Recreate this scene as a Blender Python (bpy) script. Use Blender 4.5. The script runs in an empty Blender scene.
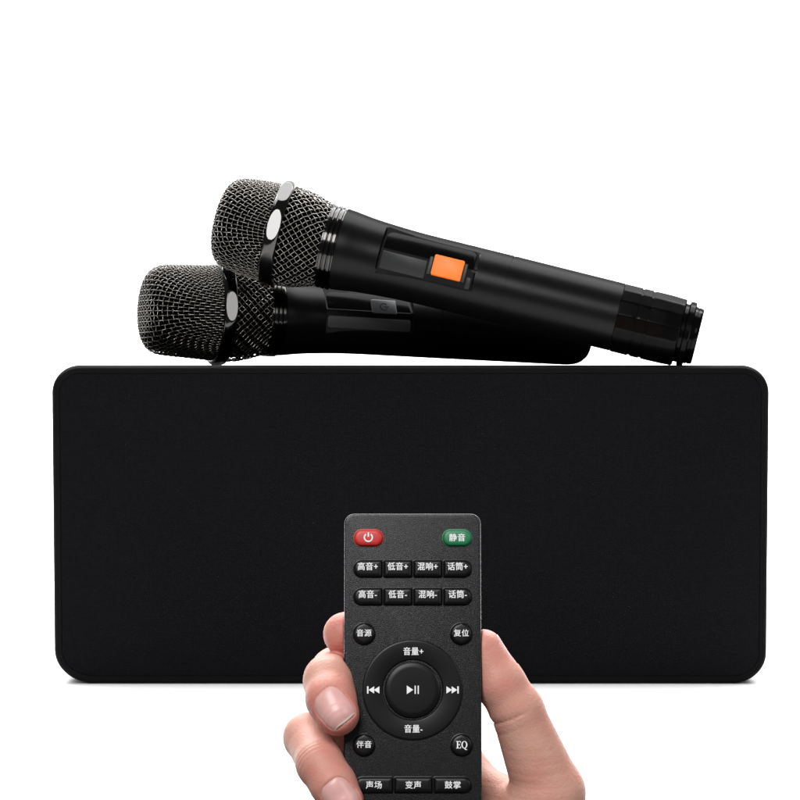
import bpy, math, random
import numpy as np
from mathutils import Vector, Matrix

random.seed(7)
rng = np.random.default_rng(7)
S = bpy.context.scene
COL = S.collection
R = math.radians

# ------------------------------------------------------------------ camera geometry
D, ZC, PX = 1.5, 0.142, 0.0005          # camera distance to the speaker front, height, metres per photo pixel there


def at(px, py, y=0.0):
    """World point at depth y (m behind the speaker front) that the photo shows at px, py."""
    s = PX * (D + y) / D
    return np.array([(px - 400) * s, y, ZC - (py - 400) * s])


# ------------------------------------------------------------------ materials
def mat(name, base, rough=0.5, metal=0.0, spec=0.5, coat=0.0, bump=None, vary=0.0, vscale=60.0, rvary=0.0):
    m = bpy.data.materials.new(name)
    m.use_nodes = True
    nt = m.node_tree
    b = nt.nodes['Principled BSDF']
    b.inputs['Base Color'].default_value = (*base, 1)
    b.inputs['Roughness'].default_value = rough
    b.inputs['Metallic'].default_value = metal
    b.inputs['Specular IOR Level'].default_value = spec
    b.inputs['Coat Weight'].default_value = coat
    b.inputs['Coat Roughness'].default_value = 0.12
    tc = nt.nodes.new('ShaderNodeTexCoord')
    if vary or rvary:
        n = nt.nodes.new('ShaderNodeTexNoise')
        n.inputs['Scale'].default_value = vscale
        n.inputs['Detail'].default_value = 5
        nt.links.new(tc.outputs['Object'], n.inputs['Vector'])
        if vary:
            r = nt.nodes.new('ShaderNodeMapRange')
            r.inputs['From Min'].default_value = 0.3
            r.inputs['From Max'].default_value = 0.7
            r.inputs['To Min'].default_value = 1 - vary
            r.inputs['To Max'].default_value = 1 + vary
            nt.links.new(n.outputs['Fac'], r.inputs['Value'])
            v = nt.nodes.new('ShaderNodeVectorMath')
            v.operation = 'SCALE'
            v.inputs[0].default_value = base
            nt.links.new(r.outputs['Result'], v.inputs['Scale'])
            nt.links.new(v.outputs['Vector'], b.inputs['Base Color'])
        if rvary:
            r2 = nt.nodes.new('ShaderNodeMapRange')
            r2.inputs['From Min'].default_value = 0.3
            r2.inputs['From Max'].default_value = 0.7
            r2.inputs['To Min'].default_value = max(0.02, rough - rvary)
            r2.inputs['To Max'].default_value = rough + rvary
            nt.links.new(n.outputs['Fac'], r2.inputs['Value'])
            nt.links.new(r2.outputs['Result'], b.inputs['Roughness'])
    if bump:
        sc, st, dist = bump[:3]
        n = nt.nodes.new('ShaderNodeTexNoise')
        n.inputs['Scale'].default_value = sc
        n.inputs['Detail'].default_value = bump[3] if len(bump) > 3 else 3
        nt.links.new(tc.outputs['Object'], n.inputs['Vector'])
        bp = nt.nodes.new('ShaderNodeBump')
        bp.inputs['Strength'].default_value = st
        bp.inputs['Distance'].default_value = dist
        nt.links.new(n.outputs['Fac'], bp.inputs['Height'])
        nt.links.new(bp.outputs['Normal'], b.inputs['Normal'])
    return m


def lacquer(name, base, rough, f0, f90, bump=None):
    m = bpy.data.materials.new(name)
    m.use_nodes = True
    nt = m.node_tree
    nt.nodes.remove(nt.nodes['Principled BSDF'])
    out = next(n for n in nt.nodes if n.type == 'OUTPUT_MATERIAL')
    d = nt.nodes.new('ShaderNodeBsdfDiffuse'); d.inputs['Color'].default_value = (*base, 1)
    g = nt.nodes.new('ShaderNodeBsdfAnisotropic'); g.inputs['Roughness'].default_value = rough
    g.inputs['Color'].default_value = (1, 1, 1, 1)
    lw = nt.nodes.new('ShaderNodeLayerWeight'); lw.inputs['Blend'].default_value = 0.5
    p = nt.nodes.new('ShaderNodeMath'); p.operation = 'POWER'; p.inputs[1].default_value = 3.0
    r = nt.nodes.new('ShaderNodeMapRange'); r.inputs['To Min'].default_value = f0; r.inputs['To Max'].default_value = f90
    mx = nt.nodes.new('ShaderNodeMixShader')
    L = nt.links.new
    L(lw.outputs['Facing'], p.inputs[0]); L(p.outputs[0], r.inputs['Value']); L(r.outputs['Result'], mx.inputs['Fac'])
    L(d.outputs[0], mx.inputs[1]); L(g.outputs[0], mx.inputs[2]); L(mx.outputs[0], out.inputs['Surface'])
    tc = nt.nodes.new('ShaderNodeTexCoord')
    n = nt.nodes.new('ShaderNodeTexNoise'); n.inputs['Scale'].default_value = 0.06; n.inputs['Detail'].default_value = 6
    L(tc.outputs['Object'], n.inputs['Vector'])
    rr = nt.nodes.new('ShaderNodeMapRange'); rr.inputs['To Min'].default_value = rough - 0.05; rr.inputs['To Max'].default_value = rough + 0.05
    L(n.outputs['Fac'], rr.inputs['Value']); L(rr.outputs['Result'], g.inputs['Roughness'])
    if bump:
        n2 = nt.nodes.new('ShaderNodeTexNoise'); n2.inputs['Scale'].default_value = bump[0]; n2.inputs['Detail'].default_value = 3
        L(tc.outputs['Object'], n2.inputs['Vector'])
        bp = nt.nodes.new('ShaderNodeBump'); bp.inputs['Strength'].default_value = bump[1]; bp.inputs['Distance'].default_value = bump[2]
        L(n2.outputs['Fac'], bp.inputs['Height'])
        L(bp.outputs['Normal'], g.inputs['Normal']); L(bp.outputs['Normal'], d.inputs['Normal'])
    return m


M = {}
M['backdrop'] = mat('white_backdrop_paper', (0.93, 0.93, 0.93), 0.8, spec=0.1, vary=0.01, vscale=4)
M['cabinet'] = mat('black_cabinet_vinyl', (0.0022, 0.0022, 0.0025), 0.6, spec=0.06, bump=(2600, 0.25, 0.0002), vary=0.2, vscale=40)
M['handle'] = lacquer('black_satin_paint', (0.0018, 0.0018, 0.0021), 0.33, 0.011, 0.032, (2.2, 0.06, 0.0001))
M['gloss'] = lacquer('black_gloss_plastic', (0.0014, 0.0014, 0.0014), 0.17, 0.006, 0.06)
M['foam'] = mat('black_foam', (0.0012, 0.0012, 0.0012), 0.95, spec=0.0, bump=(1.5, 0.5, 0.0004))
M['wire'] = mat('black_nickel_wire', (0.165, 0.154, 0.141), 0.15, metal=1.0, vary=0.3, vscale=0.25)
M['chrome'] = mat('dark_chrome', (0.056, 0.055, 0.054), 0.10, metal=1.0)
M['collar'] = mat('black_chrome', (0.045, 0.044, 0.043), 0.12, metal=1.0)
M['grey'] = mat('grey_frame_and_strip_sheen', (0.015, 0.0155, 0.0165), 0.4, spec=0.3, bump=(1.8, 0.08, 0.0001))  # switch frame plastic; on the bevel strip this grey paints in reflected front light
M['greybutton'] = mat('slate_button_plastic', (0.032, 0.034, 0.037), 0.42, spec=0.3, bump=(1.8, 0.08, 0.0001))
M['strip_sheen'] = mat('strip_plastic_painted_sheen', (0.042, 0.042, 0.045), 0.35, spec=0.5, bump=(1.8, 0.08, 0.0001))  # lighter copy of the strip grey, its stronger reflection put into the colour
M['orange'] = mat('orange_plastic', (0.87, 0.165, 0.012), 0.42, spec=0.4, vary=0.03, vscale=0.2)
M['remote'] = mat('grained_charcoal_plastic', (0.0042, 0.0042, 0.0045), 0.27, spec=0.34, bump=(4.6, 0.42, 0.00012, 0.8), vary=0.5, rvary=0.05, vscale=3.6)
M['key'] = mat('black_rubber_key', (0.003, 0.003, 0.0034), 0.33, spec=0.25, bump=(3.0, 0.12, 0.0001))
M['dial'] = mat('black_dial_plastic', (0.0035, 0.0035, 0.0037), 0.33, spec=0.2, bump=(3.0, 0.08, 0.0001))
M['red'] = mat('red_rubber_key', (0.52, 0.022, 0.018), 0.4, spec=0.45)
M['green'] = mat('green_rubber_key', (0.008, 0.17, 0.065), 0.4, spec=0.45)
M['print'] = mat('white_print', (0.85, 0.85, 0.85), 0.6, spec=0.2)
M['nail'] = mat('fingernail', (0.70, 0.385, 0.355), 0.36, spec=0.5, vary=0.05, vscale=300)
M['nail_tip'] = mat('fingernail_free_edge', (0.82, 0.66, 0.58), 0.32, spec=0.5)


def cloth_material():
    m = mat('black_speaker_cloth', (0.011, 0.011, 0.0125), 0.9, spec=0.06)
    nt = m.node_tree
    b = nt.nodes['Principled BSDF']
    tc = next(n for n in nt.nodes if n.type == 'TEX_COORD')

    def wave(direction, sc):
        w = nt.nodes.new('ShaderNodeTexWave')
        w.bands_direction = direction
        w.inputs['Scale'].default_value = sc
        w.inputs['Distortion'].default_value = 1.5
        w.inputs['Detail'].default_value = 2
        w.inputs['Detail Scale'].default_value = 0.6
        nt.links.new(tc.outputs['Object'], w.inputs['Vector'])
        return w
    wx, wz = wave('X', 330), wave('Z', 330)
    mu = nt.nodes.new('ShaderNodeMath'); mu.operation = 'MULTIPLY'
    nt.links.new(wx.outputs['Fac'], mu.inputs[0]); nt.links.new(wz.outputs['Fac'], mu.inputs[1])
    n = nt.nodes.new('ShaderNodeTexNoise')
    n.inputs['Scale'].default_value = 420; n.inputs['Detail'].default_value = 4
    nt.links.new(tc.outputs['Object'], n.inputs['Vector'])
    n2 = nt.nodes.new('ShaderNodeTexNoise')
    n2.inputs['Scale'].default_value = 9; n2.inputs['Detail'].default_value = 3
    nt.links.new(tc.outputs['Object'], n2.inputs['Vector'])
    ad = nt.nodes.new('ShaderNodeMath'); ad.operation = 'ADD'
    nt.links.new(mu.outputs[0], ad.inputs[0]); nt.links.new(n.outputs['Fac'], ad.inputs[1])
    ad2 = nt.nodes.new('ShaderNodeMath'); ad2.operation = 'ADD'
    nt.links.new(ad.outputs[0], ad2.inputs[0]); nt.links.new(n2.outputs['Fac'], ad2.inputs[1])
    cr = nt.nodes.new('ShaderNodeValToRGB')
    cr.color_ramp.elements[0].position = 0.25
    cr.color_ramp.elements[0].color = (0.0023, 0.0023, 0.0027, 1)
    cr.color_ramp.elements[1].position = 1.0
    cr.color_ramp.elements[1].color = (0.0056, 0.0056, 0.0067, 1)
    ms = nt.nodes.new('ShaderNodeMath'); ms.operation = 'MULTIPLY'; ms.inputs[1].default_value = 0.5
    nt.links.new(ad2.outputs[0], ms.inputs[0])
    nt.links.new(ms.outputs[0], cr.inputs['Fac'])
    nt.links.new(cr.outputs['Color'], b.inputs['Base Color'])
    bp = nt.nodes.new('ShaderNodeBump')
    bp.inputs['Strength'].default_value = 0.5; bp.inputs['Distance'].default_value = 0.0004
    nt.links.new(ad.outputs[0], bp.inputs['Height'])
    nt.links.new(bp.outputs['Normal'], b.inputs['Normal'])
    return m


def skin_material():
    m = bpy.data.materials.new('skin')
    m.use_nodes = True
    nt = m.node_tree
    b = nt.nodes['Principled BSDF']
    L = nt.links.new
    tc = nt.nodes.new('ShaderNodeTexCoord')
    at_ = nt.nodes.new('ShaderNodeAttribute'); at_.attribute_name = 'blush'
    n = nt.nodes.new('ShaderNodeTexNoise'); n.inputs['Scale'].default_value = 95; n.inputs['Detail'].default_value = 7
    L(tc.outputs['Object'], n.inputs['Vector'])
    mr = nt.nodes.new('ShaderNodeMapRange')
    mr.inputs['From Min'].default_value = 0.3; mr.inputs['From Max'].default_value = 0.7
    mr.inputs['To Min'].default_value = -0.28; mr.inputs['To Max'].default_value = 0.28
    L(n.outputs['Fac'], mr.inputs['Value'])
    ad = nt.nodes.new('ShaderNodeMath'); ad.operation = 'ADD'; ad.use_clamp = True
    L(at_.outputs['Fac'], ad.inputs[0]); L(mr.outputs['Result'], ad.inputs[1])
    cr = nt.nodes.new('ShaderNodeValToRGB')
    e = cr.color_ramp.elements
    e[0].position = 0.0; e[0].color = (0.60, 0.345, 0.268, 1)
    e[1].position = 1.0; e[1].color = (0.59, 0.208, 0.168, 1)
    mid = cr.color_ramp.elements.new(0.45); mid.color = (0.58, 0.28, 0.218, 1)
    L(ad.outputs[0], cr.inputs['Fac'])
    L(cr.outputs['Color'], b.inputs['Base Color'])
    b.inputs['Roughness'].default_value = 0.5
    b.inputs['Specular IOR Level'].default_value = 0.35
    b.inputs['Subsurface Weight'].default_value = 0.12
    b.inputs['Subsurface Radius'].default_value = (1.0, 0.35, 0.2)
    b.inputs['Subsurface Scale'].default_value = 0.0022
    v = nt.nodes.new('ShaderNodeTexVoronoi'); v.feature = 'DISTANCE_TO_EDGE'
    v.inputs['Scale'].default_value = 900
    L(tc.outputs['Object'], v.inputs['Vector'])
    n2 = nt.nodes.new('ShaderNodeTexNoise'); n2.inputs['Scale'].default_value = 420; n2.inputs['Detail'].default_value = 6
    n2.inputs['Distortion'].default_value = 1.2
    L(tc.outputs['Object'], n2.inputs['Vector'])
    ma = nt.nodes.new('ShaderNodeMath'); ma.operation = 'MULTIPLY_ADD'; ma.inputs[1].default_value = 0.5
    L(v.outputs['Distance'], ma.inputs[0]); L(n2.outputs['Fac'], ma.inputs[2])
    bp = nt.nodes.new('ShaderNodeBump'); bp.inputs['Strength'].default_value = 0.36; bp.inputs['Distance'].default_value = 0.0005
    L(ma.outputs[0], bp.inputs['Height']); L(bp.outputs['Normal'], b.inputs['Normal'])
    return m


M['cloth'] = cloth_material()
M['skin'] = skin_material()


# ------------------------------------------------------------------ object helpers
def mesh_obj(name, V, F, m, parent=None, sharp=35, mats=None, fmat=None):
    me = bpy.data.meshes.new(name)
    me.from_pydata([tuple(map(float, v)) for v in V], [], [tuple(int(i) for i in f) for f in F])
    me.validate()
    me.materials.append(m)
    for x in mats or ():
        me.materials.append(x)
    if fmat is not None:
        me.polygons.foreach_set('material_index', np.asarray(fmat, np.int32))
    me.polygons.foreach_set('use_smooth', np.ones(len(me.polygons), bool))
    if sharp is not None:
        me.set_sharp_from_angle(angle=R(sharp))
    me.update()
    o = bpy.data.objects.new(name, me)
    COL.objects.link(o)
    if parent is not None:
        o.parent = parent
    return o


def thing(name, label, cat, matrix, group=None):
    o = bpy.data.objects.new(name, None)
    o.empty_display_size = 0.02
    COL.objects.link(o)
    o.matrix_world = matrix
    o['label'] = label; o['category'] = cat
    if group:
        o['group'] = group
    return o


def grid_faces(nr, nc, close=True, off=0):
    F = []
    for i in range(nr - 1):
        for j in range(nc if close else nc - 1):
            k = (j + 1) % nc
            F.append((off + i * nc + j, off + i * nc + k, off + (i + 1) * nc + k, off + (i + 1) * nc + j))
    return F


def loops_mesh(loops, cap0=True, cap1=True):
    """Stack of equal-length closed loops -> verts, faces."""
    n = len(loops[0])
    V = [p for lp in loops for p in lp]
    F = grid_faces(len(loops), n)
    if cap0:
        F.append(tuple(range(n - 1, -1, -1)))
    if cap1:
        o = (len(loops) - 1) * n
        F.append(tuple(range(o, o + n)))
    return V, F


def rrect(w, h, radii, n=9):
    """Closed 2-D outline, counter-clockwise, radii (tl, tr, br, bl) each a number or (rx, ry)."""
    pts = []
    for (cx, cy, a0, r) in ((-1, -1, 180, radii[3]), (1, -1, 270, radii[2]), (1, 1, 0, radii[1]), (-1, 1, 90, radii[0])):
        rx, ry = r if isinstance(r, tuple) else (r, r)
        ox, oy = cx * (w / 2 - rx), cy * (h / 2 - ry)
        for k in range(n):
            a = R(a0 + 90 * k / (n - 1))
            pts.append((ox + rx * math.cos(a), oy + ry * math.sin(a)))
    return pts


def tubes(paths, rad, sides=6):
    """Tubes along numpy paths -> verts, faces."""
    V, F, off = [], [], 0
    for P in paths:
        P = np.asarray(P, float)
        n = len(P)
        if n < 2:
            continue
        T = np.gradient(P, axis=0)
        T /= np.linalg.norm(T, axis=1)[:, None] + 1e-12
        ref = np.array([0.31, 0.52, 0.79])
        A = np.cross(T, ref); A /= np.linalg.norm(A, axis=1)[:, None] + 1e-12
        B = np.cross(T, A)
        ang = np.arange(sides) * 2 * math.pi / sides
        ring = P[:, None, :] + rad * (np.cos(ang)[None, :, None] * A[:, None, :] + np.sin(ang)[None, :, None] * B[:, None, :])
        V.append(ring.reshape(-1, 3))
        F += grid_faces(n, sides, True, off)
        off += n * sides
    return np.concatenate(V), F


# ------------------------------------------------------------------ backdrop: white sweep under and behind
def build_backdrop():
    prof = [(-0.452, -0.02), (-0.452, -0.003), (-0.449, 0.0)]
    y = -0.44
    while y < 1.2:
        prof.append((y, 0.0)); y += 0.1
    rr = 0.6
    for k in range(0, 25):
        a = R(90 * k / 24)
        prof.append((1.2 + rr * math.sin(a), rr - rr * math.cos(a)))
    prof += [(1.8, 1.2), (1.8, 3.4)]
    V, F = [], []
    xs = [-3.6, -1.8, 0, 1.8, 3.6]
    for (yy, zz) in prof:
        for x in xs:
            V.append((x, yy, zz))
    F = grid_faces(len(prof), len(xs), False)
    o = mesh_obj('backdrop', V, F, M['backdrop'], sharp=50)
    o['kind'] = 'structure'
    o['label'] = 'seamless white studio sweep under and behind everything'


build_backdrop()


# ------------------------------------------------------------------ speaker
def build_speaker():
    W, H = 719 * PX, 319 * PX
    cx = (410.5 - 400) * PX
    root = thing('portable_speaker', 'wide black box speaker with cloth front and rounded corners, on the white surface',
                 'speaker', Matrix.Translation((cx, 0, 0)))

    def loop(ins, y, n=14):
        r = [28 * PX, 28 * PX, (34 * PX, 31 * PX), (40 * PX, 34 * PX)]
        r2 = []
        for q in r:
            q = q if isinstance(q, tuple) else (q, q)
            r2.append((max(q[0] - ins, 0.002), max(q[1] - ins, 0.002)))
        pts = rrect(W - 2 * ins, H - 2 * ins, r2, n)
        out = []
        for (x, z) in pts:
            k = 1 - 0.0085 * (0.5 - z / H)          # slightly narrower towards its base
            out.append((x * k, y, z + H / 2))
        return out
    mm = 0.001
    lay = [(12 * mm, .160), (4 * mm, .159), (1.2 * mm, .156), (0, .151), (0, .004), (0.35 * mm, .0017), (1.0 * mm, .0005), (1.7 * mm, 0.0),
           (3.9 * mm, 0.0), (4.05 * mm, .00012), (4.2 * mm, .003)]
    V, F = loops_mesh([loop(i, y) for i, y in lay])
    mesh_obj('cabinet', V, [f[::-1] for f in F], M['cabinet'], root, 30)
    # cloth panel: softly pillowed, tucked into the frame
    lay = [(4.3 * mm, .004), (4.10 * mm, .0005), (4.2 * mm, .0002), (4.6 * mm, .00002), (6 * mm, -.0001), (12 * mm, -.0002), (30 * mm, -.0004), (60 * mm, -.0005)]
    V, F = loops_mesh([loop(i, y) for i, y in lay])
    mesh_obj('grille_cloth', V, [f[::-1] for f in F], M['cloth'], root, 40)


build_speaker()


# ------------------------------------------------------------------ microphones
def catmull(pts, n=8):
    P = np.asarray(pts, float)
    Q = np.vstack([2 * P[0] - P[1], P, 2 * P[-1] - P[-2]])
    out = []
    for i in range(1, len(Q) - 2):
        for k in range(n):
            t = k / n
            a, b, c, d = Q[i - 1], Q[i], Q[i + 1], Q[i + 2]
            out.append(0.5 * ((2 * b) + (c - a) * t + (2 * a - 5 * b + 4 * c - d) * t * t + (3 * b - a - 3 * c + d) * t ** 3))
    out.append(P[-1])
    return np.array(out)


def lathe(profile, n=96, closed_ends=True):
    loops = []
    for (t, r) in profile:
        loops.append([(t, -r * math.cos(2 * math.pi * j / n), r * math.sin(2 * math.pi * j / n)) for j in range(n)])
    return loops_mesh(loops, closed_ends, closed_ends)


def flats(V, nf, h_of_t, phase):
    """Cut nf flat facets into a lathed skin."""
    out = []
    for (t, y, z) in V:
        h = h_of_t(t)
        a = math.atan2(z, -y)
        k = round((a - phase) / (2 * math.pi / nf))
        c = phase + k * 2 * math.pi / nf
        d = -y * math.cos(c) + z * math.sin(c)
        if d > h:
            y += (d - h) * math.cos(c); z -= (d - h) * math.sin(c)
        out.append((t, y, z))
    return out


FA, HA = R(36), 32.6                               # switch panel: upper facet (direction up from the viewer, distance from the axis)
FB, HB = R(0), 33.2                                # and lower facet
FM = math.atan2(HA - HB * math.cos(FA), HB * math.sin(FA))   # where the two meet


def panel_pt(t, w, h, phi):
    """Point near the switch panel: t along the axis, w across, h from the axis in direction phi."""
    return (t, -h * math.cos(phi) + w * math.sin(phi), h * math.sin(phi) + w * math.cos(phi))


def plate(t0, t1, w0, w1, phi, h0, h1, bev=0.8, r=1.5, skew=0.0, cut=None):
    """Bevelled rounded slab lying on the switch panel."""
    lw, lh = t1 - t0, w1 - w0
    cx, cy = (t0 + t1) / 2, (w0 + w1) / 2
    loops = []
    for ins, h in ((0, h0), (0, h1 - bev), (bev * 0.3, h1 - bev * 0.3), (bev, h1)):
        rr = max(r - ins, 0.2)
        c2 = max((cut or r) - ins, 0.2)
        pts = rrect(lw - 2 * ins, lh - 2 * ins, (c2, c2, rr, rr), 6)
        loops.append([panel_pt(cx + x + skew * y, cy + y, h, phi) for x, y in pts])
    return loops_mesh(loops)


def build_mic(label, matrix, head_stretch, full_tail, orange):
    root = thing('microphone', label, 'microphone', matrix, 'wireless microphones on the speaker')
    e = head_stretch
    # --- head grille: square wire weave pressed over a blunt dome
    prof = catmull([(-e, 0), (1.0 - e, 20), (3.6 - e, 32), (8.5 - e, 40.2), (15 - e, 44.3), (24 - e, 46.4), (44, 48.2), (64, 49.6)], 10)
    prof[:, 1] = np.maximum(prof[:, 1], 0)
    seg = np.linalg.norm(np.diff(prof, axis=0), axis=1)
    s = np.concatenate([[0], np.cumsum(seg)])
    smax = s[-1]
    tan = np.gradient(prof, axis=0); tan /= np.linalg.norm(tan, axis=1)[:, None]
    nrm = np.stack([-tan[:, 1], tan[:, 0]], 1)     # (t, r) outward

    def surf(rho, phi, lift):
        t = np.interp(rho, s, prof[:, 0]); r = np.interp(rho, s, prof[:, 1])
        nt_ = np.interp(rho, s, nrm[:, 0]); nr = np.interp(rho, s, nrm[:, 1])
        t = t + lift * nt_; r = r + lift * nr
        return np.stack([t, -r * np.cos(phi), r * np.sin(phi)], 1)
    pitch, rad = 5.5, 0.55
    paths = []
    nw = int(smax / pitch)
    for fam in (0, 1):
        for i in range(-nw, nw + 1):
            c = (i + 0.5) * pitch
            if abs(c) >= smax:
                continue
            half = math.sqrt(smax ** 2 - c ** 2)
            b = np.linspace(-half, half, max(8, int(2 * half / pitch * 4)))
            a = np.full_like(b, c)
            lift = 0.75 * np.cos(math.pi * (b / pitch - 0.5)) * (1 if (i + fam) % 2 else -1)
            x, y = (a, b) if fam == 0 else (b, a)
            rho = np.hypot(x, y); phi = np.arctan2(y, x)
            paths.append(surf(rho, phi, lift))
    V, F = tubes(paths, rad, 6)
    mesh_obj('head_grille', V, F, M['wire'], root, None)
    # --- foam that fills the head, seen dark through the weave
    core = [(t + 1.6 if r < 30 else t, max(r - 2.6, 0.01)) for t, r in prof[::3]] + [(70, 46.5), (78, 46), (90, 45), (104, 41.5), (114, 38), (117, 36)]
    V, F = lathe(core, 64)
    mesh_obj('foam_liner', V, F, M['foam'], root, None)
    # --- faceted band round the head
    q = 5.9
    bp = []
    for k in range(0, 73):
        a = math.pi * k / 72
        bp.append((68.5 - q * math.cos(a) * 1.25, 49.0 + 6.8 * math.sin(a) ** 0.7))
    bp = [(60.9, 46)] + bp + [(76.1, 46)]
    V, F = lathe(bp, 256)
    V = flats(V, 8, lambda t: 53.4, R(6.6))
    mesh_obj('grille_band', V, F, M['chrome'], root, 25)
    # --- lower grille between band and collar, weave run on the bias
    lp = catmull([(73, 49.8), (84, 49.4), (96, 47.2), (108, 43.6), (117, 40.6)], 8)
    paths = []
    nwires = 42
    for sgn in (1, -1):
        for i in range(nwires):
            tt = np.linspace(73, 117, 44)
            rr = np.interp(tt, lp[:, 0], lp[:, 1])
            ph = 2 * math.pi * i / nwires + sgn * (tt - 73) / 47.0
            # crossings happen where the two families meet: alternate over / under along the wire
            lift = 0.7 * np.cos(math.pi * ((tt - 73) / 47.0 * nwires / math.pi + (i if sgn > 0 else i + 1)))
            rr = rr + lift * (1 if sgn > 0 else 1)
            paths.append(np.stack([tt, -rr * np.cos(ph), rr * np.sin(ph)], 1))
    V, F = tubes(paths, 0.52, 6)
    mesh_obj('base_grille', V, F, M['wire'], root, None)
    # --- collar with three polished rings
    cp = [(115, 36), (115, 40.6), (116, 41.2)]
    for c in (119, 123.6, 128.2):
        cp += [(c - 1.9, 41.2), (c - 1.6, 42.2), (c - 1.2, 42.7), (c + 1.2, 42.6), (c + 1.6, 42.1), (c + 1.9, 41.1)]
    cp += [(131.2, 41.0), (131.2, 36)]
    V, F = lathe(cp, 128)
    mesh_obj('collar', V, F, M['collar'], root, 30)
    # --- handle
    hp = catmull([(131.6, 41.2), (140, 40.4), (152, 38.8), (166, 37.4), (190, 35.9), (216, 35.1), (260, 34.9), (303, 34.8)], 6)
    hp = [tuple(p) for p in hp]
    tend = 417 if full_tail else 455
    hp2 = [(303.05, 34.2), (304.2, 34.2), (304.25, 34.8)]
    hp = hp + hp2 + [(304.25 + (tend - 304.25) * k / 14, 34.8 - 0.6 * k / 14) for k in range(1, 15)]
    if not full_tail:
        hp += [(461, 33.9), (468, 32.8), (473, 30.8), (477.5, 27), (480, 21), (481, 12)]
    else:
        hp += [(417, 31)]
    hp = [(131.6, 36)] + hp
    # exact rows at the panel's ends
    t0, t1 = 174.0, 272.0
    rows = []
    ts = [p[0] for p in hp]
    for (t, r) in hp:
        rows.append((t, r, False))
    for tt in (t0, t0 + 1.6, t1 - 1.6, t1):
        rows.append((tt, float(np.interp(tt, ts, [p[1] for p in hp])), None))
    for k in range(1, 24):
        tt = t0 + 1.6 + (t1 - t0 - 3.2) * k / 24
        rows.append((tt, float(np.interp(tt, ts, [p[1] for p in hp])), None))
    rows = [r for r in rows if not (r[2] is False and 160 < r[0] < 290 and any(abs(r[0] - q2[0]) < 1.0 for q2 in rows if q2[2] is None))]
    head = [r for r in rows if r[0] <= 302.9 and r[1] > 36.1 or 131.6 < r[0] <= 302.9]
    head.sort(key=lambda r: r[0])
    rest = [r for r in rows if r[0] > 302.9]
    rows = [(131.6, 36, False)] + head + rest
    loops = []
    for (t, r, _) in rows:
        r_ = min(max(r, 34.2), 37.0)
        lo_, hi_ = FB - math.acos(HB / r_), FA + math.acos(HA / r_)
        phis = [lo_ + (FM - lo_) * k / 24 for k in range(24)] + [FM + (hi_ - FM) * k / 24 for k in range(24)]
        phis += [hi_ + (2 * math.pi - (hi_ - lo_)) * k / 130 for k in range(130)]
        lp_ = []
        for ph in phis:
            y, z = -r * math.cos(ph), r * math.sin(ph)
            if t0 + 0.5 < t < t1 - 0.5:
                for f_, h_ in ((FA, HA), (FB, HB)):
                    # slide the point in towards the axis until it lies on the facet
                    d = -y * math.cos(f_) + z * math.sin(f_)
                    if d > h_ and lo_ - 1e-6 <= ph <= hi_ + 1e-6 and ((ph > FM - 1e-6) == (f_ == FA) or abs(ph - FM) < 1e-6):
                        y *= h_ / d; z *= h_ / d
            lp_.append((t, y, z))
        loops.append(lp_)
    V, F = loops_mesh(loops)
    mesh_obj('handle', V, F, M['handle'], root, 24)
    # --- switch panel: dark plate, bevel strip with reflected light put in its grey, and the switch
    V, F = plate(177.0, 269.0, -10.6, 11.2, FA, HA - 1, HA + 0.35, 0.3, 1.0, cut=7.0)
    mesh_obj('switch_plate', V, F, M['gloss'], root, 30)

    def pair(a, b):
        return list(a[0]) + list(b[0]), list(a[1]) + [tuple(i + len(a[0]) for i in f) for f in b[1]]
    if orange:
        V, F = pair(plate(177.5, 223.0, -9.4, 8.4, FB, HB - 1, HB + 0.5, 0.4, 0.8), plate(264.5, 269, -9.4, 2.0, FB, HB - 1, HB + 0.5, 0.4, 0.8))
        mesh_obj('switch_bevel_sheen', V, F, M['grey'], root, 30)
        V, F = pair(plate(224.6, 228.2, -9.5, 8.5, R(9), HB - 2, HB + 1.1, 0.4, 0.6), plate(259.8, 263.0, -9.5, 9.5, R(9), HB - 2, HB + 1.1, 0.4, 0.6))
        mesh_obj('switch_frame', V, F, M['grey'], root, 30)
        V, F = plate(228.8, 259.2, -10.4, 10.4, R(11), HB - 3, HB + 2.6, 1.0, 1.6)
        o = mesh_obj('switch_button', V, F, M['orange'], root, 30)
        o['label'] = 'bright orange square slide switch'
    else:
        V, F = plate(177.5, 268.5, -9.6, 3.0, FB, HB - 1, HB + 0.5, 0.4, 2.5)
        mesh_obj('switch_bevel_sheen', V, F, M['strip_sheen'], root, 30)
        V, F = plate(225, 253, -8.5, 8.5, R(27), HB - 3, HB + 1.4, 0.9, 2.0)
        o = mesh_obj('switch_button', V, F, M['greybutton'], root, 30)
        o['label'] = 'grey push button with a ring mark'
        pts = [panel_pt(239 + 4.0 * math.cos(a), 4.0 * math.sin(a), HB + 1.4, R(27)) for a in np.linspace(R(40), R(320), 30)]
        bar = [panel_pt(239 + x, 0, HB + 1.4, R(27)) for x in np.linspace(0.5, 5.0, 5)]
        V, F = tubes([pts, bar], 0.36, 6)
        mesh_obj('power_mark', V, F, M['gloss'], o, None)
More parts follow.
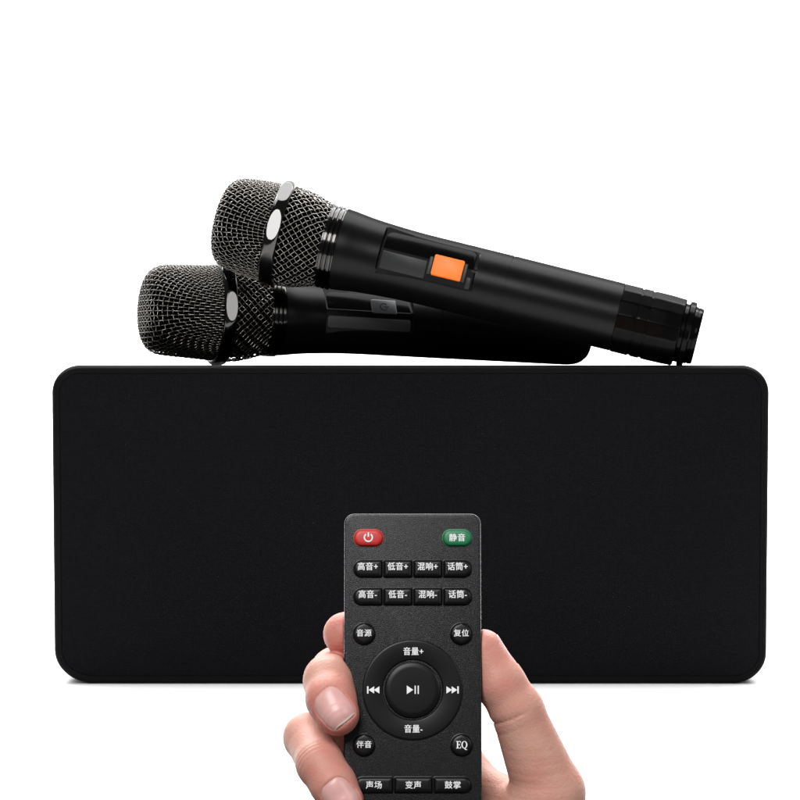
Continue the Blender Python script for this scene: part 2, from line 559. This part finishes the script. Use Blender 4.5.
    # --- battery cap and end ring
    if full_tail:
        tp = [(416.5, 30), (417.4, 34.0), (418, 34.9), (435, 34.9), (435.4, 33.6), (437.2, 33.6), (437.6, 34.9), (446, 34.8), (446.4, 33.6), (448.2, 33.6),
              (448.6, 34.8), (465, 34.5), (479, 34.0), (480.4, 32.5), (480.8, 29)]
        fine = []
        for a, b in zip(tp, tp[1:]):
            for k in range(4):
                fine.append((a[0] + (b[0] - a[0]) * k / 4, a[1] + (b[1] - a[1]) * k / 4))
        V, F = lathe(fine + [tp[-1]], 240)
        V = flats(V, 15, lambda t: (33.95 if t < 465 else 33.95 - (t - 465) * 0.05) if not (435.2 < t < 437.4 or 446.2 < t < 448.4) else 33.0, R(64))
        mesh_obj('battery_cap', V, F, M['gloss'], root, 25)
        ep = [(479, 24), (480.5, 29.4), (484, 29.4), (484.4, 31.6), (485.2, 32.6), (489.8, 32.6), (490.6, 31.6), (491, 28.8), (493, 28.6), (493.4, 27.9), (494.2, 27.9),
              (494.6, 28.4), (497.5, 28), (498.6, 27.2), (499, 26), (499, 22), (497.5, 20), (497, 0.01)]
        V, F = lathe(ep, 128)
        mesh_obj('end_ring', V, F, M['gloss'], root, 30)
    return root


def mic_matrix(p0, p1, unit):
    X = Vector(p1) - Vector(p0); X.normalize()
    Y = Vector((0, 0, 1)).cross(X); Y.normalize()
    Z = X.cross(Y)
    m = Matrix((X, Y, Z)).transposed().to_4x4()
    return Matrix.Translation(Vector(p0)) @ m @ Matrix.Scale(unit, 4)


# upper microphone: parallel to the picture, tail on the speaker, head on the lower one
u0, u1 = at(213.5, 218.0, 0.040), at(696.0, 336.4, 0.018)
uu = np.linalg.norm(u1 - u0) / 497.0
# lower microphone: head turned towards the viewer
ring = at(219, 313.2, 0.066)
yaw, pit = R(17.5), R(2.75)
dl = np.array([math.cos(yaw) * math.cos(pit), math.sin(yaw) * math.cos(pit), -math.sin(pit)])
ul = 0.498e-3
l0 = ring - dl * 68 * ul
M_UP, M_LO = mic_matrix(u0, u1, uu), mic_matrix(l0, l0 + dl, ul)
build_mic('black microphone with orange switch, propped on the other microphone and tilting down to its tail', M_UP, -4.0, True, True)
build_mic('black microphone with grey button, lying flat on the speaker beneath the other microphone', M_LO, 15.0, False, False)

# ------------------------------------------------------------------ remote control
RY = -0.54                                        # depth of the remote's face
RS = PX * (D + RY) / D * 1000                     # mm per photo pixel there
RC = at(412.7, 690, RY)                           # centre of the dial on the face
TILT = R(9)
YS = 0.998                                         # the face leans back: lengths along it show a little shorter
ROT = np.array([[1, 0, 0], [0, math.cos(TILT), math.sin(TILT)], [0, -math.sin(TILT), math.cos(TILT)]])
# local frame of the remote: x right, y up the face, z out of the face towards the viewer
RX = np.array([1.0, 0, 0]); RYV = np.array([0, math.sin(TILT), math.cos(TILT)]); RZ = np.cross(RX, RYV)
RW, RTOP, RBOT, RT = 137.6 * RS, (690 - 512.0) * RS * YS, -(832 - 690) * RS, 8.0   # mm
M_REM = Matrix.Translation(Vector(RC)) @ Matrix((Vector(RX), Vector(RYV), Vector(RZ))).transposed().to_4x4() @ Matrix.Scale(0.001, 4)


def rp(px, py):
    return ((px - 412.7) * RS, (690 - py) * RS * YS)


DG = bpy.context.evaluated_depsgraph_get


def text_mesh(name, body, cx, cy, size, z, m, parent, spacing=1.0, bold=0.018, squeeze=1.0):
    cu = bpy.data.curves.new(name, 'FONT')
    cu.body = body; cu.size = size; cu.align_x = 'CENTER'; cu.align_y = 'CENTER'
    cu.extrude = 0.02; cu.space_character = spacing
    cu.resolution_u = 4
    tmp = bpy.data.objects.new(name, cu)
    COL.objects.link(tmp)
    dg = DG(); dg.update()
    me = bpy.data.meshes.new_from_object(tmp.evaluated_get(dg))
    bpy.data.objects.remove(tmp)
    co = np.empty(len(me.vertices) * 3); me.vertices.foreach_get('co', co); co = co.reshape(-1, 3)
    F = [tuple(p.vertices) for p in me.polygons]
    bpy.data.meshes.remove(me)
    mn, mx = co.min(0), co.max(0)
    co = (co - (mn + mx) / 2) * np.array([squeeze, 1, 1]) + np.array([cx, cy, z])
    VV, FF = [], []
    b = bold * size                                # a heavier face: the same print laid five times a hair apart
    for k, (ox, oy) in enumerate(((0, 0), (b, 0), (-b, 0), (0, b * .5), (0, -b * .5))):
        FF += [tuple(i + len(VV) * len(co) for i in f) for f in F]
        VV.append(co + np.array([ox, oy, 0.004 * k]))
    return mesh_obj(name, np.concatenate(VV), FF, m, parent, None)


def poly_plate(name, polys, z, th, m, parent):
    V, F = [], []
    for P in polys:
        k = len(P); o = len(V)
        V += [(x, y, z - th) for x, y in P] + [(x, y, z + th) for x, y in P]
        F.append(tuple(range(o + k, o + 2 * k)))
        F.append(tuple(range(o + k - 1, o - 1, -1)))
        for i in range(k):
            j = (i + 1) % k
            F.append((o + i, o + j, o + k + j, o + k + i))
    return mesh_obj(name, V, F, m, parent, 30)


def build_remote():
    root = thing('remote_control', 'slim charcoal remote control with white lettered keys, held upright in the hand', 'remote control', M_REM)
    H = RTOP - RBOT; cy = (RTOP + RBOT) / 2
    lay = [(1.6, -RT), (0.5, -RT + .5), (0.05, -RT + 1.4), (0, -0.9), (0.06, -0.45), (0.22, -0.16), (0.5, -0.02), (0.8, 0.0)]
    loops = []
    for ins, z in lay:
        rr = 10 * RS - ins * 0.8
        k = 1.0
        loops.append([(x, y + cy, z) for x, y in rrect(RW - 2 * ins, H - 2 * ins, (rr, rr, rr, rr), 10)])
    V, F = loops_mesh(loops)
    mesh_obj('casing', V, F, M['remote'], root, 30)

    def key(name, px, py, w, h, rl, rr_, m, txt=None, tsize=11, z1=1.25, sq=1.0, label=None, dome=0.35, sp=1.0, dy=0.0, bold=0.018):
        cx, cyy = rp(px, py)
        W_, H_ = w * RS, h * RS
        lo = []
        for ins, z in ((-0.25, -0.3), (-0.22, 0.06), (0.0, 0.12), (0.02, z1 - 0.75), (0.16, z1 - 0.38), (0.45, z1 - 0.12), (0.9, z1), (1.3, z1 + dome * 0.12)):
            a, b = max(rl * RS - ins, .15), max(rr_ * RS - ins, .15)
            lo.append([(x + cx, y + cyy, z) for x, y in rrect(W_ - 2 * ins, H_ - 2 * ins, (a, b, b, a), 9)])
        V, F = loops_mesh(lo)
        o = mesh_obj(name, V, F, m, root, 40)
        if label:
            o['label'] = label
        if txt:
            text_mesh('key_lettering', txt, cx, cyy + dy, tsize * RS, z1 + dome * 0.12 + 0.02, M['print'], o, sp, bold, sq)
        return o, cx, cyy, z1 + dome * 0.12

    # power key with its symbol
    o, cx, cyy, z = key('power_key', 368.2, 536.8, 29, 16.6, 8.2, 8.2, M['red'], label='red oval power key', z1=1.5)
    arc = [(cx + 4.0 * RS * math.cos(a), cyy - 0.3 * RS + 4.0 * RS * math.sin(a), z + 0.02) for a in np.linspace(R(125), R(415), 28)]
    bar = [(cx, cyy + q * RS, z + 0.02) for q in np.linspace(0.4, 5.0, 5)]
    V, F = tubes([arc, bar], 0.30, 6)
    mesh_obj('power_symbol', V, F, M['print'], o, None)
    key('mute_key', 457.5, 536.8, 29, 16.6, 8.2, 8.2, M['green'], '静音', 8.2, label='green oval key', z1=1.5, sp=1.08)
    xs = [367.6, 397.7, 427.8, 457.9]
    words = ['高音', '低音', '混响', '话筒']
    for row, sign in ((568.2, '+'), (596.3, '-')):
        for i, x in enumerate(xs):
            key('tone_key', x, row, 28.6, 17.2, 8.2 if i == 0 else 1.5, 8.2 if i == 3 else 1.5, M['key'], words[i] + sign, 8.5, z1=1.35, sq=0.93, bold=0.017, dy=0.7, sp=1.06)
    for (px, py, t) in ((364.0, 633.7, '音源'), (461.4, 633.7, '复位'), (364.1, 744.9, '伴音'), (461.4, 744.9, 'EQ')):
        o, cx, cyy, z = key('round_key', px, py, 22, 22, 11, 11, M['key'], t if t != 'EQ' else None, 7.6, z1=1.4, bold=0.016, sp=1.06, dy=.2)
        if t == 'EQ':
            def box(x0, y0, x1, y1):
                return [(cx + x0 * RS, cyy + y0 * RS * .88), (cx + x1 * RS, cyy + y0 * RS * .88), (cx + x1 * RS, cyy + y1 * RS * .88), (cx + x0 * RS, cyy + y1 * RS * .88)]
            polys = [box(-4.7, -3.2, -3.4, 3.6), box(-5.5, 3.6, -0.9, 4.3), box(-5.5, -3.9, -0.7, -3.2), box(-3.4, -0.1, -1.8, 0.6),
                     box(-1.5, 2.3, -0.9, 3.6), box(-1.3, -3.2, -0.7, -1.8), box(-2.2, -0.9, -1.8, -0.1), box(-2.2, 0.6, -1.8, 1.4)]
            n = 20
            for k in range(n):
                a0, a1 = 2 * math.pi * k / n, 2 * math.pi * (k + 1) / n
                polys.append([(cx + (2.7 + ra * math.cos(a)) * RS, cyy + (0.2 + rb * math.sin(a)) * RS * .88) for ra, rb, a in
                              ((1.7, 3.5, a0), (3.0, 4.15, a0), (3.0, 4.15, a1), (1.7, 3.5, a1))])
            polys.append([(cx + x * RS, cyy + y * RS * .88) for x, y in ((2.2, -3.9), (3.6, -5.6), (5.4, -5.7), (5.5, -5.1), (4.4, -4.9), (3.4, -3.6))])
            poly_plate('key_lettering', polys, z + 0.02, 0.03, M['print'], o)
    xs = [374.0, 413.2, 452.4]
    for i, (x, t) in enumerate(zip(xs, ('声场', '变声', '鼓掌'))):
        key('effect_key', x, 784.4, 37.6, 15.6, 7.6 if i == 0 else 1.5, 7.6 if i == 2 else 1.5, M['key'], t, 8.0, z1=1.35, bold=0.016, sp=1.1)
    # the dial
    cx, cyy = rp(412.7, 690)

    def circ(r, z, n=96):
        return [(cx + r * RS * math.cos(2 * math.pi * k / n), cyy + r * RS * math.sin(2 * math.pi * k / n), z) for k in range(n)]
    V, F = loops_mesh([circ(51.3, -.3), circ(51.2, -.02), circ(50.6, -.10), circ(50.2, .05), circ(49.9, .30), circ(49.3, .40), circ(48.0, .42), circ(31.4, .41), circ(30.6, .36), circ(29.9, .15), circ(29.6, -.2)])
    dial = mesh_obj('dial_ring', V, F, M['dial'], root, 35)
    V, F = loops_mesh([circ(28.2, -.3), circ(28.0, .45), circ(27.5, .8), circ(26.3, 1.0), circ(22, 1.06), circ(8, 1.02)])
    play = mesh_obj('play_key', V, F, M['dial'], root, 35)

    def tri(px, w, h, d=1, py=690):
        x, y = rp(px, py)
        P = [(x - d * w / 2 * RS, y + h / 2 * RS), (x - d * w / 2 * RS, y - h / 2 * RS), (x + d * w / 2 * RS, y)]
        return P if d > 0 else P[::-1]

    def bar(px, w, h, py=690):
        x, y = rp(px, py)
        return [(x - w / 2 * RS, y - h / 2 * RS), (x + w / 2 * RS, y - h / 2 * RS), (x + w / 2 * RS, y + h / 2 * RS), (x - w / 2 * RS, y + h / 2 * RS)]
    poly_plate('play_pause_symbol', [tri(410.0, 6.4, 8.6), bar(415.2, 1.2, 8.2), bar(418.2, 1.2, 8.2)], 1.07, 0.03, M['print'], play)
    poly_plate('previous_symbol', [bar(367.8, 1.5, 7.2), tri(371.4, 5.6, 7.2, -1), tri(376.6, 5.6, 7.2, -1)], 0.43, 0.03, M['print'], dial)
    poly_plate('next_symbol', [tri(449.2, 5.6, 7.2), tri(454.4, 5.6, 7.2), bar(458.0, 1.5, 7.2)], 0.43, 0.03, M['print'], dial)
    for t, py in (('音量+', 651.2), ('音量-', 728.6)):
        x, y = rp(413.4, py)
        text_mesh('dial_lettering', t, x, y, 8.5 * RS, 0.43, M['print'], dial, 1.06, 0.018, 0.92)
    return root


build_remote()


# ------------------------------------------------------------------ hand (signed distance field -> one continuous skin)
def hw(px, py, d):
    return at(px, py, RY + d / 1000) * 1000      # world, mm


def smin(a, b, k):
    h = np.clip(0.5 + 0.5 * (b - a) / k, 0, 1)
    return b + (a - b) * h - k * h * (1 - h)


def cone(P, a, b, ra, rb):
    ab = b - a
    pa = P - a
    h = np.clip(pa @ ab / (ab @ ab), 0, 1)
    d = pa - h[:, None] * ab
    return np.sqrt((d * d).sum(1)) - (ra + (rb - ra) * h)


FINGERS = {
    'index': [(452, 768, 40, 10.8), (424, 668, 31, 9.0), (376, 629, 20, 8.0), (345, 634, 15.5, 7.1)],
    'middle': [(428, 790, 44, 11.0), (337, 674, 25, 8.6), (329, 680, 4, 7.9), (331, 699, -3.6, 7.7), (337.5, 714, -7.2, 7.0)],
    'ring': [(404, 818, 42, 10.5), (308, 737.5, 13, 7.6), (320, 764, -3, 7.3), (333, 784, -7, 7.1), (343, 801, -8.8, 6.6)],
    'little': [(388, 862, 36, 9.5), (338, 848, 14, 7.0), (352, 876, -6, 6.6), (368, 906, -15, 5.8)],
    'thumb': [(505, 925, 22, 15.0), (549, 793, 13, 11.4), (517, 710, 9, 8.4), (500, 683, 8.5, 7.9), (483, 650, 9, 6.7)],
}
FJ = {k: [(hw(*q[:3]), q[3]) for q in v] for k, v in FINGERS.items()}
PALM = [
    ((452, 772, 40, 11.5), (482, 1040, 24, 14)), ((428, 792, 44, 11.5), (465, 1045, 28, 15)),
    ((404, 820, 43, 11), (448, 1045, 28, 14)), ((388, 862, 37, 10.5), (430, 1040, 22, 13)),
    ((455, 779, 38, 9.0), (524, 812, 22, 8.5)),           # web of the thumb
    ((470, 830, 32, 13), (530, 850, 20, 12)),
    ((505, 925, 18, 17), (540, 815, 13, 11.5)),           # ball of the thumb
    ((420, 900, 26, 14), (440, 1020, 18, 14)),            # heel of the hand
    ((505, 925, 20, 16), (490, 1120, 16, 16)),            # thumb side of the wrist
    ((450, 1030, 22, 17), (440, 1420, -10, 23)),          # forearm
    ((485, 1030, 22, 16), (500, 1420, -10, 23)),
]
PC = [(hw(*a[:3]), hw(*b[:3]), a[3], b[3]) for a, b in PALM]

# nails: finger, u centre offset from the tip joint (mm, towards the knuckle), half length, half width, dorsal direction hint
NAILS = {}
TW = -15.0                                        # degrees the nails turn on the finger


def nail_frame(finger, toward, along, half_len, half_w, twist=0.0):
    J = FJ[finger]
    a, b = J[-2][0], J[-1][0]
    d = b - a; d = d / np.linalg.norm(d)
    n = np.array(toward, float); n -= d * (n @ d); n /= np.linalg.norm(n)
    s = np.cross(d, n)
    d, s = d * math.cos(R(twist)) + s * math.sin(R(twist)), s * math.cos(R(twist)) - d * math.sin(R(twist))
    return dict(c=b + d * along, d=d, n=n, s=s, hl=half_len, hw=half_w, r=J[-1][1])


NAILS['middle'] = nail_frame('middle', (-0.04, -1.0, 0.10), 0.2, 5.9, 5.4, TW)
NAILS['ring'] = nail_frame('ring', (-0.05, -1.0, 0.25), -0.6, 5.8, 5.2, TW * 0.6)
NAILS['little'] = nail_frame('little', (-0.2, -1.0, 0.25), -0.5, 5.0, 4.4)
NAILS['thumb'] = nail_frame('thumb', (1.0, 0.40, 0.45), -3.4, 5.8, 5.2)
NAILS['index'] = nail_frame('index', (-0.1, 1.0, 0.15), -0.6, 5.4, 5.0)

RCm = RC * 1000


def remote_sdf(P):
    q = P - RCm
    x, y, z = q @ RX, q @ RYV, q @ RZ
    cy = (RTOP + RBOT) / 2
    dx = np.abs(x) - RW / 2 + 1.2; dy = np.abs(y - cy) - (RTOP - RBOT) / 2 + 1.2; dz = np.abs(z + RT / 2) - RT / 2 + 1.2
    o = np.sqrt(np.maximum(dx, 0) ** 2 + np.maximum(dy, 0) ** 2 + np.maximum(dz, 0) ** 2)
    return o + np.minimum(np.maximum(dx, np.maximum(dy, dz)), 0) - 1.2


def nail_mask(P, N):
    q = P - N['c']
    u, v, w = q @ N['d'], q @ N['s'], q @ N['n']
    # super-ellipse outline, squarer towards the base fold
    rr = (np.abs(u / N['hl']) ** 3.2 + np.abs(v / N['hw']) ** 2.8) ** (1 / 3.0)
    m = np.clip((1.05 - rr) / 0.16, 0, 1)
    m = m * m * (3 - 2 * m)
    return m * (w > 0.5)


def hand_sdf(P, carve=True, chunk=400000):
    if len(P) > chunk:
        return np.concatenate([hand_sdf(P[i:i + chunk], carve, chunk) for i in range(0, len(P), chunk)])
    palm = None
    for a, b, ra, rb in PC:
        c = cone(P, a, b, ra, rb)
        palm = c if palm is None else smin(palm, c, 7.0)
    out = palm
    for name, J in FJ.items():
        f = None
        for (a, ra), (b, rb) in zip(J, J[1:]):
            c = cone(P, a, b, ra, rb)
            f = c if f is None else smin(f, c, 2.2)
        # soft bulges over the joints and pads
        out = smin(out, f, 5.0) if name == 'thumb' else smin(out, f, 0.9) if False else np.where(f < out, smin(out, f, 0.8), smin(out, f, 0.8))
    # creases: thin grooves across the skin at the joints
    for (c, d, n, A, wd) in CREASES:
        q = P - c
        u = q @ d
        side = np.clip((q @ n) / 6.0, 0, 1)
        near = np.exp(-(((q - np.outer(u, d)) ** 2).sum(1)) / 260.0)
        out = out + A * np.exp(-(u / wd) ** 2) * side * near
    if carve:
        for N in NAILS.values():
            out = out + 0.75 * nail_mask(P, N)
        # flesh yields to the remote where it presses
        out = -smin(-out, remote_sdf(P) - 0.12, 0.7)
    return out


CREASES = []


def crease(finger, j, off, side, A=0.5, wd=0.7):
    J = FJ[finger]
    a, b = J[j - 1][0], J[j][0]
    c = J[j][0]
    nxt = J[j + 1][0] if j + 1 < len(J) else b + (b - a)
    d = (b - a) / np.linalg.norm(b - a) + (nxt - b) / np.linalg.norm(nxt - b)
    d /= np.linalg.norm(d)
    n = np.array(side, float); n -= d * (n @ d); n /= np.linalg.norm(n)
    CREASES.append((c + d * off, d, n, A, wd))


for o_, A_ in ((-2.6, .22), (-1.1, .34), (0.4, .30), (2.0, .2)):
    crease('ring', 2, o_, (-0.2, -1, 0.3), A_ * 1.25, 0.45)
for o_, A_ in ((-2.0, .2), (-0.4, .3), (1.1, .2)):
    crease('middle', 2, o_, (-0.4, -1, 0.5), A_, 0.5)
for o_, A_ in ((-0.3, .75), (0.9, .2), (-1.7, .18), (-4.0, .12)):
    crease('thumb', 2, o_, (-1, -0.6, -0.4), A_, 0.55)
for o_, A_ in ((-1.6, .14), (0.3, .2), (1.9, .14)):
    crease('thumb', 2, o_, (1, 0.3, 0.5), A_, 0.5)
for o_, A_ in ((9, .14), (12.1, .17), (13.4, .12), (4.7, .22), (6.1, .16), (1.0, .2), (-2.5, .2), (16.5, .1)):
    crease('thumb', 1, o_, (-0.8, -0.8, 0), A_, 0.42)


def build_hand():
    h = 0.62
    allp = np.array([p for J in FJ.values() for p, _ in J] + [p for a, b, _, _ in PC for p in (a, b)])
    lo = allp.min(0) - 28; hi = allp.max(0) + 28
    K = 4
    nb = np.ceil((hi - lo) / (h * K)).astype(int) + 1
    n = nb * K + 1
    # coarse pass
    cs = [lo[i] + np.arange(nb[i] + 1) * h * K for i in range(3)]
    G = np.stack(np.meshgrid(*cs, indexing='ij'), -1).reshape(-1, 3)
    C = hand_sdf(G, False).reshape(nb + 1)
    near = np.abs(C) < h * K * 2.6
    blk = np.zeros(nb, bool)
    for dx in (0, 1):
        for dy in (0, 1):
            for dz in (0, 1):
                blk |= near[dx:dx + nb[0], dy:dy + nb[1], dz:dz + nb[2]]
    sgn = np.where(C[:-1, :-1, :-1] < 0, -5.0, 5.0).astype(np.float32)
    Fd = np.full(n, 5.0, np.float32)
    Fd[:-1, :-1, :-1] = np.repeat(np.repeat(np.repeat(sgn, K, 0), K, 1), K, 2)
    mask = np.zeros(n, bool)
    mb = np.repeat(np.repeat(np.repeat(blk, K, 0), K, 1), K, 2)
    for dx in (0, 1):
        for dy in (0, 1):
            for dz in (0, 1):
                mask[dx:dx + mb.shape[0], dy:dy + mb.shape[1], dz:dz + mb.shape[2]] |= mb
    I = np.argwhere(mask)
    Fd[mask] = hand_sdf(lo + I * h).astype(np.float32)
    ins = Fd < 0
    # surface nets
    c8 = [ins[a:n[0] - 1 + a, b:n[1] - 1 + b, c:n[2] - 1 + c] for a in (0, 1) for b in (0, 1) for c in (0, 1)]
    anyi = np.logical_or.reduce(c8); alli = np.logical_and.reduce(c8)
    act = anyi & ~alli
    cells = np.argwhere(act)
    idx = np.full(act.shape, -1, np.int64); idx[act] = np.arange(len(cells))
    acc = np.zeros((len(cells), 3)); cnt = np.zeros(len(cells))
    corners = [(a, b, c) for a in (0, 1) for b in (0, 1) for c in (0, 1)]
    for i in range(8):
        for j in range(i + 1, 8):
            A, B = np.array(corners[i]), np.array(corners[j])
            if np.abs(A - B).sum() != 1:
                continue
            fa = Fd[tuple((cells + A).T)]; fb = Fd[tuple((cells + B).T)]
            x = (fa < 0) != (fb < 0)
            t = np.where(x, fa / np.where(x, fa - fb, 1), 0)
            acc += np.where(x[:, None], A + t[:, None] * (B - A), 0); cnt += x
    V = lo + (cells + acc / cnt[:, None]) * h
    F = []
    for ax in range(3):
        b, c = [(1, 2), (2, 0), (0, 1)][ax]
        sl0 = [slice(None)] * 3; sl1 = [slice(None)] * 3
        sl0[ax] = slice(0, -1); sl1[ax] = slice(1, None)
        d0, d1 = ins[tuple(sl0)], ins[tuple(sl1)]
        E = np.argwhere(d0 != d1)
        ok = (E[:, b] >= 1) & (E[:, c] >= 1) & (E[:, b] < n[b] - 1) & (E[:, c] < n[c] - 1)
        E = E[ok]
        flip = ~d0[tuple(E.T)]

        def cell(db, dc):
            Q = E.copy(); Q[:, b] += db; Q[:, c] += dc
            return idx[tuple(Q.T)]
        q = np.stack([cell(-1, -1), cell(0, -1), cell(0, 0), cell(-1, 0)], 1)
        q[flip] = q[flip][:, ::-1]
        F.append(q[(q >= 0).all(1)])
    F = np.concatenate(F)
    # settle the vertices on the surface
    for _ in range(3):
        f = hand_sdf(V)
        g = np.stack([(hand_sdf(V + e) - hand_sdf(V - e)) / 0.3 for e in np.eye(3) * 0.15], 1)
        st = f[:, None] * g / np.maximum((g * g).sum(1), 0.25)[:, None]
        ln = np.linalg.norm(st, axis=1)
        V = V - st * np.minimum(1, 0.5 / np.maximum(ln, 1e-9))[:, None]
    # keep the one connected skin
    lab = np.arange(len(V))
    for _ in range(400):
        m = lab[F].min(1)
        new = lab.copy()
        for k in range(4):
            np.minimum.at(new, F[:, k], m)
        new = new[new]
        if (new == lab).all():
            break
        lab = new
    u, ct = np.unique(lab, return_counts=True)
    keep = lab == u[ct.argmax()]
    F = F[keep[F[:, 0]]]
    remap = np.cumsum(keep) - 1
    V = V[keep]; F = remap[F]
    # colour: pinker at the pads, knuckles and the thumb's ball
    bl = np.zeros(len(V))
    for name, J in FJ.items():
        p, r = J[-1]
        w = 1.0 if name != 'thumb' else 0.75
        bl = np.maximum(bl, w * np.exp(-((V - p) ** 2).sum(1) / (11.0 ** 2)))
        for p, r in J[1:-1]:
            bl = np.maximum(bl, 0.38 * np.exp(-((V - p) ** 2).sum(1) / (9.0 ** 2)))
    bl = np.clip(bl * 0.85 + 0.28, 0, 1)
    org = hw(460, 1040, 25)
    root = thing('hand', 'bare hand gripping the remote control, fingers curled round one edge and thumb on the other', 'hand', Matrix.Translation(Vector(org / 1000)))
    o = mesh_obj('skin', (V - org) / 1000, F, M['skin'], root, None)
    at_ = o.data.attributes.new('blush', 'FLOAT', 'POINT')
    at_.data.foreach_set('value', bl.astype(np.float32))
    # nails
    for name, N in NAILS.items():
        nu, nv = 34, 28
        P, meta = [], []
        for i in range(nu + 1):
            uu_ = -1 + 2 * i / nu
            # width narrows at the base fold, free edge is gently rounded
            wfac = (1 - abs(uu_) ** 3.4) ** (1 / 3.0) if uu_ < 0 else (1 - 0.22 * uu_ ** 4)
            wfac = max(wfac, 0.18)
            for j in range(nv + 1):
                vv = -1 + 2 * j / nv
                tipcurve = 1.0 - (0.16 * vv * vv if uu_ > 0 else 0.0) * max(uu_, 0)
                P.append(N['c'] + N['d'] * (uu_ * N['hl'] * 1.0 * tipcurve) + N['s'] * (vv * N['hw'] * 0.97 * wfac))
                meta.append((uu_, vv))
        P = np.array(P); meta = np.array(meta)
        # drop on to the finger's uncarved skin along the nail's normal
        a = np.zeros(len(P)); b = np.full(len(P), N['r'] * 1.6)
        for _ in range(26):
            mid_ = (a + b) / 2
            f = hand_sdf(P + mid_[:, None] * N['n'], False)
            a = np.where(f < 0, mid_, a); b = np.where(f < 0, b, mid_)
        edge = np.maximum(np.abs(meta[:, 1]) ** 6, np.clip(-meta[:, 0], 0, 1) ** 8)
        flat = -0.05 - 0.5 * edge + 0.15 * np.clip(meta[:, 0], 0, 1) ** 3
        top = P + (a + flat)[:, None] * N['n']
        bot = top - 0.55 * N['n']
        nn = (nu + 1) * (nv + 1)
        Vn = np.concatenate([top, bot])
        Fn, fm = [], []
        w = nv + 1
        for i in range(nu):
            for j in range(nv):
                q = (i * w + j, i * w + j + 1, (i + 1) * w + j + 1, (i + 1) * w + j)
                tip = 1 if i >= nu - 1 else 0
                Fn.append(q); fm.append(tip)
                Fn.append(tuple(x + nn for x in q[::-1])); fm.append(tip)
        for i in range(nu):
            for j, fl in ((0, 0), (nv, 1)):
                q = (i * w + j, (i + 1) * w + j, (i + 1) * w + j + nn, i * w + j + nn)
                Fn.append(q if not fl else q[::-1]); fm.append(1 if i >= nu - 1 else 0)
        for j in range(nv):
            for i, fl in ((0, 1), (nu, 0)):
                q = (i * w + j, i * w + j + 1, i * w + j + 1 + nn, i * w + j + nn)
                Fn.append(q if fl else q[::-1]); fm.append(1 if i else 0)
        # orient outwards
        t0 = Vn[Fn[0][1]] - Vn[Fn[0][0]]; t1 = Vn[Fn[0][2]] - Vn[Fn[0][0]]
        if np.cross(t0, t1) @ N['n'] < 0:
            Fn = [f[::-1] for f in Fn]
        mesh_obj('fingernail', (Vn - org) / 1000, Fn, M['nail'], root, 50, [M['nail_tip']], fm)
    return root


build_hand()


# ------------------------------------------------------------------ light
def area(name, loc, target, sx, sy, power, col=(1, 1, 1)):
    l = bpy.data.lights.new(name, 'AREA')
    l.shape = 'RECTANGLE'; l.size = sx; l.size_y = sy; l.energy = power; l.color = col
    o = bpy.data.objects.new(name, l)
    COL.objects.link(o)
    o.location = loc
    d = Vector(target) - Vector(loc)
    o.rotation_euler = d.to_track_quat('-Z', 'Y').to_euler()
    return o


area('overhead_softbox', (0, 0.5, 1.5), (0, 0.5, 0), 2.2, 1.25, 78)
area('front_softbox', (-0.32, -1.72, 0.97), (0, -0.4, 0.1), 0.68, 0.68, 22)
area('fill_softbox', (0.78, -1.3, 0.55), (0, -0.4, 0.1), 0.34, 0.38, 2.6)
area('backdrop_lamp', (-0.9, 0.75, 1.3), (-0.3, 1.7, 0.3), 0.9, 0.4, 30)
area('backdrop_lamp', (0.9, 0.75, 1.3), (0.3, 1.7, 0.3), 0.9, 0.4, 30)

w = bpy.data.worlds.new('World')
S.world = w
w.use_nodes = True
w.node_tree.nodes['Background'].inputs['Color'].default_value = (1, 1, 1, 1)
w.node_tree.nodes['Background'].inputs['Strength'].default_value = 0.12

cam = bpy.data.cameras.new('camera')
co = bpy.data.objects.new('camera', cam)
COL.objects.link(co)
co.location = (0, -D, ZC)
co.rotation_euler = (R(90), 0, 0)
cam.sensor_width = 36; cam.sensor_fit = 'HORIZONTAL'
cam.lens = 36 * D / (800 * PX)
cam.clip_start = 0.02; cam.clip_end = 50
S.camera = co
S.view_settings.view_transform = 'Standard'
S.view_settings.look = 'None'
S.view_settings.exposure = 0
S.view_settings.gamma = 1
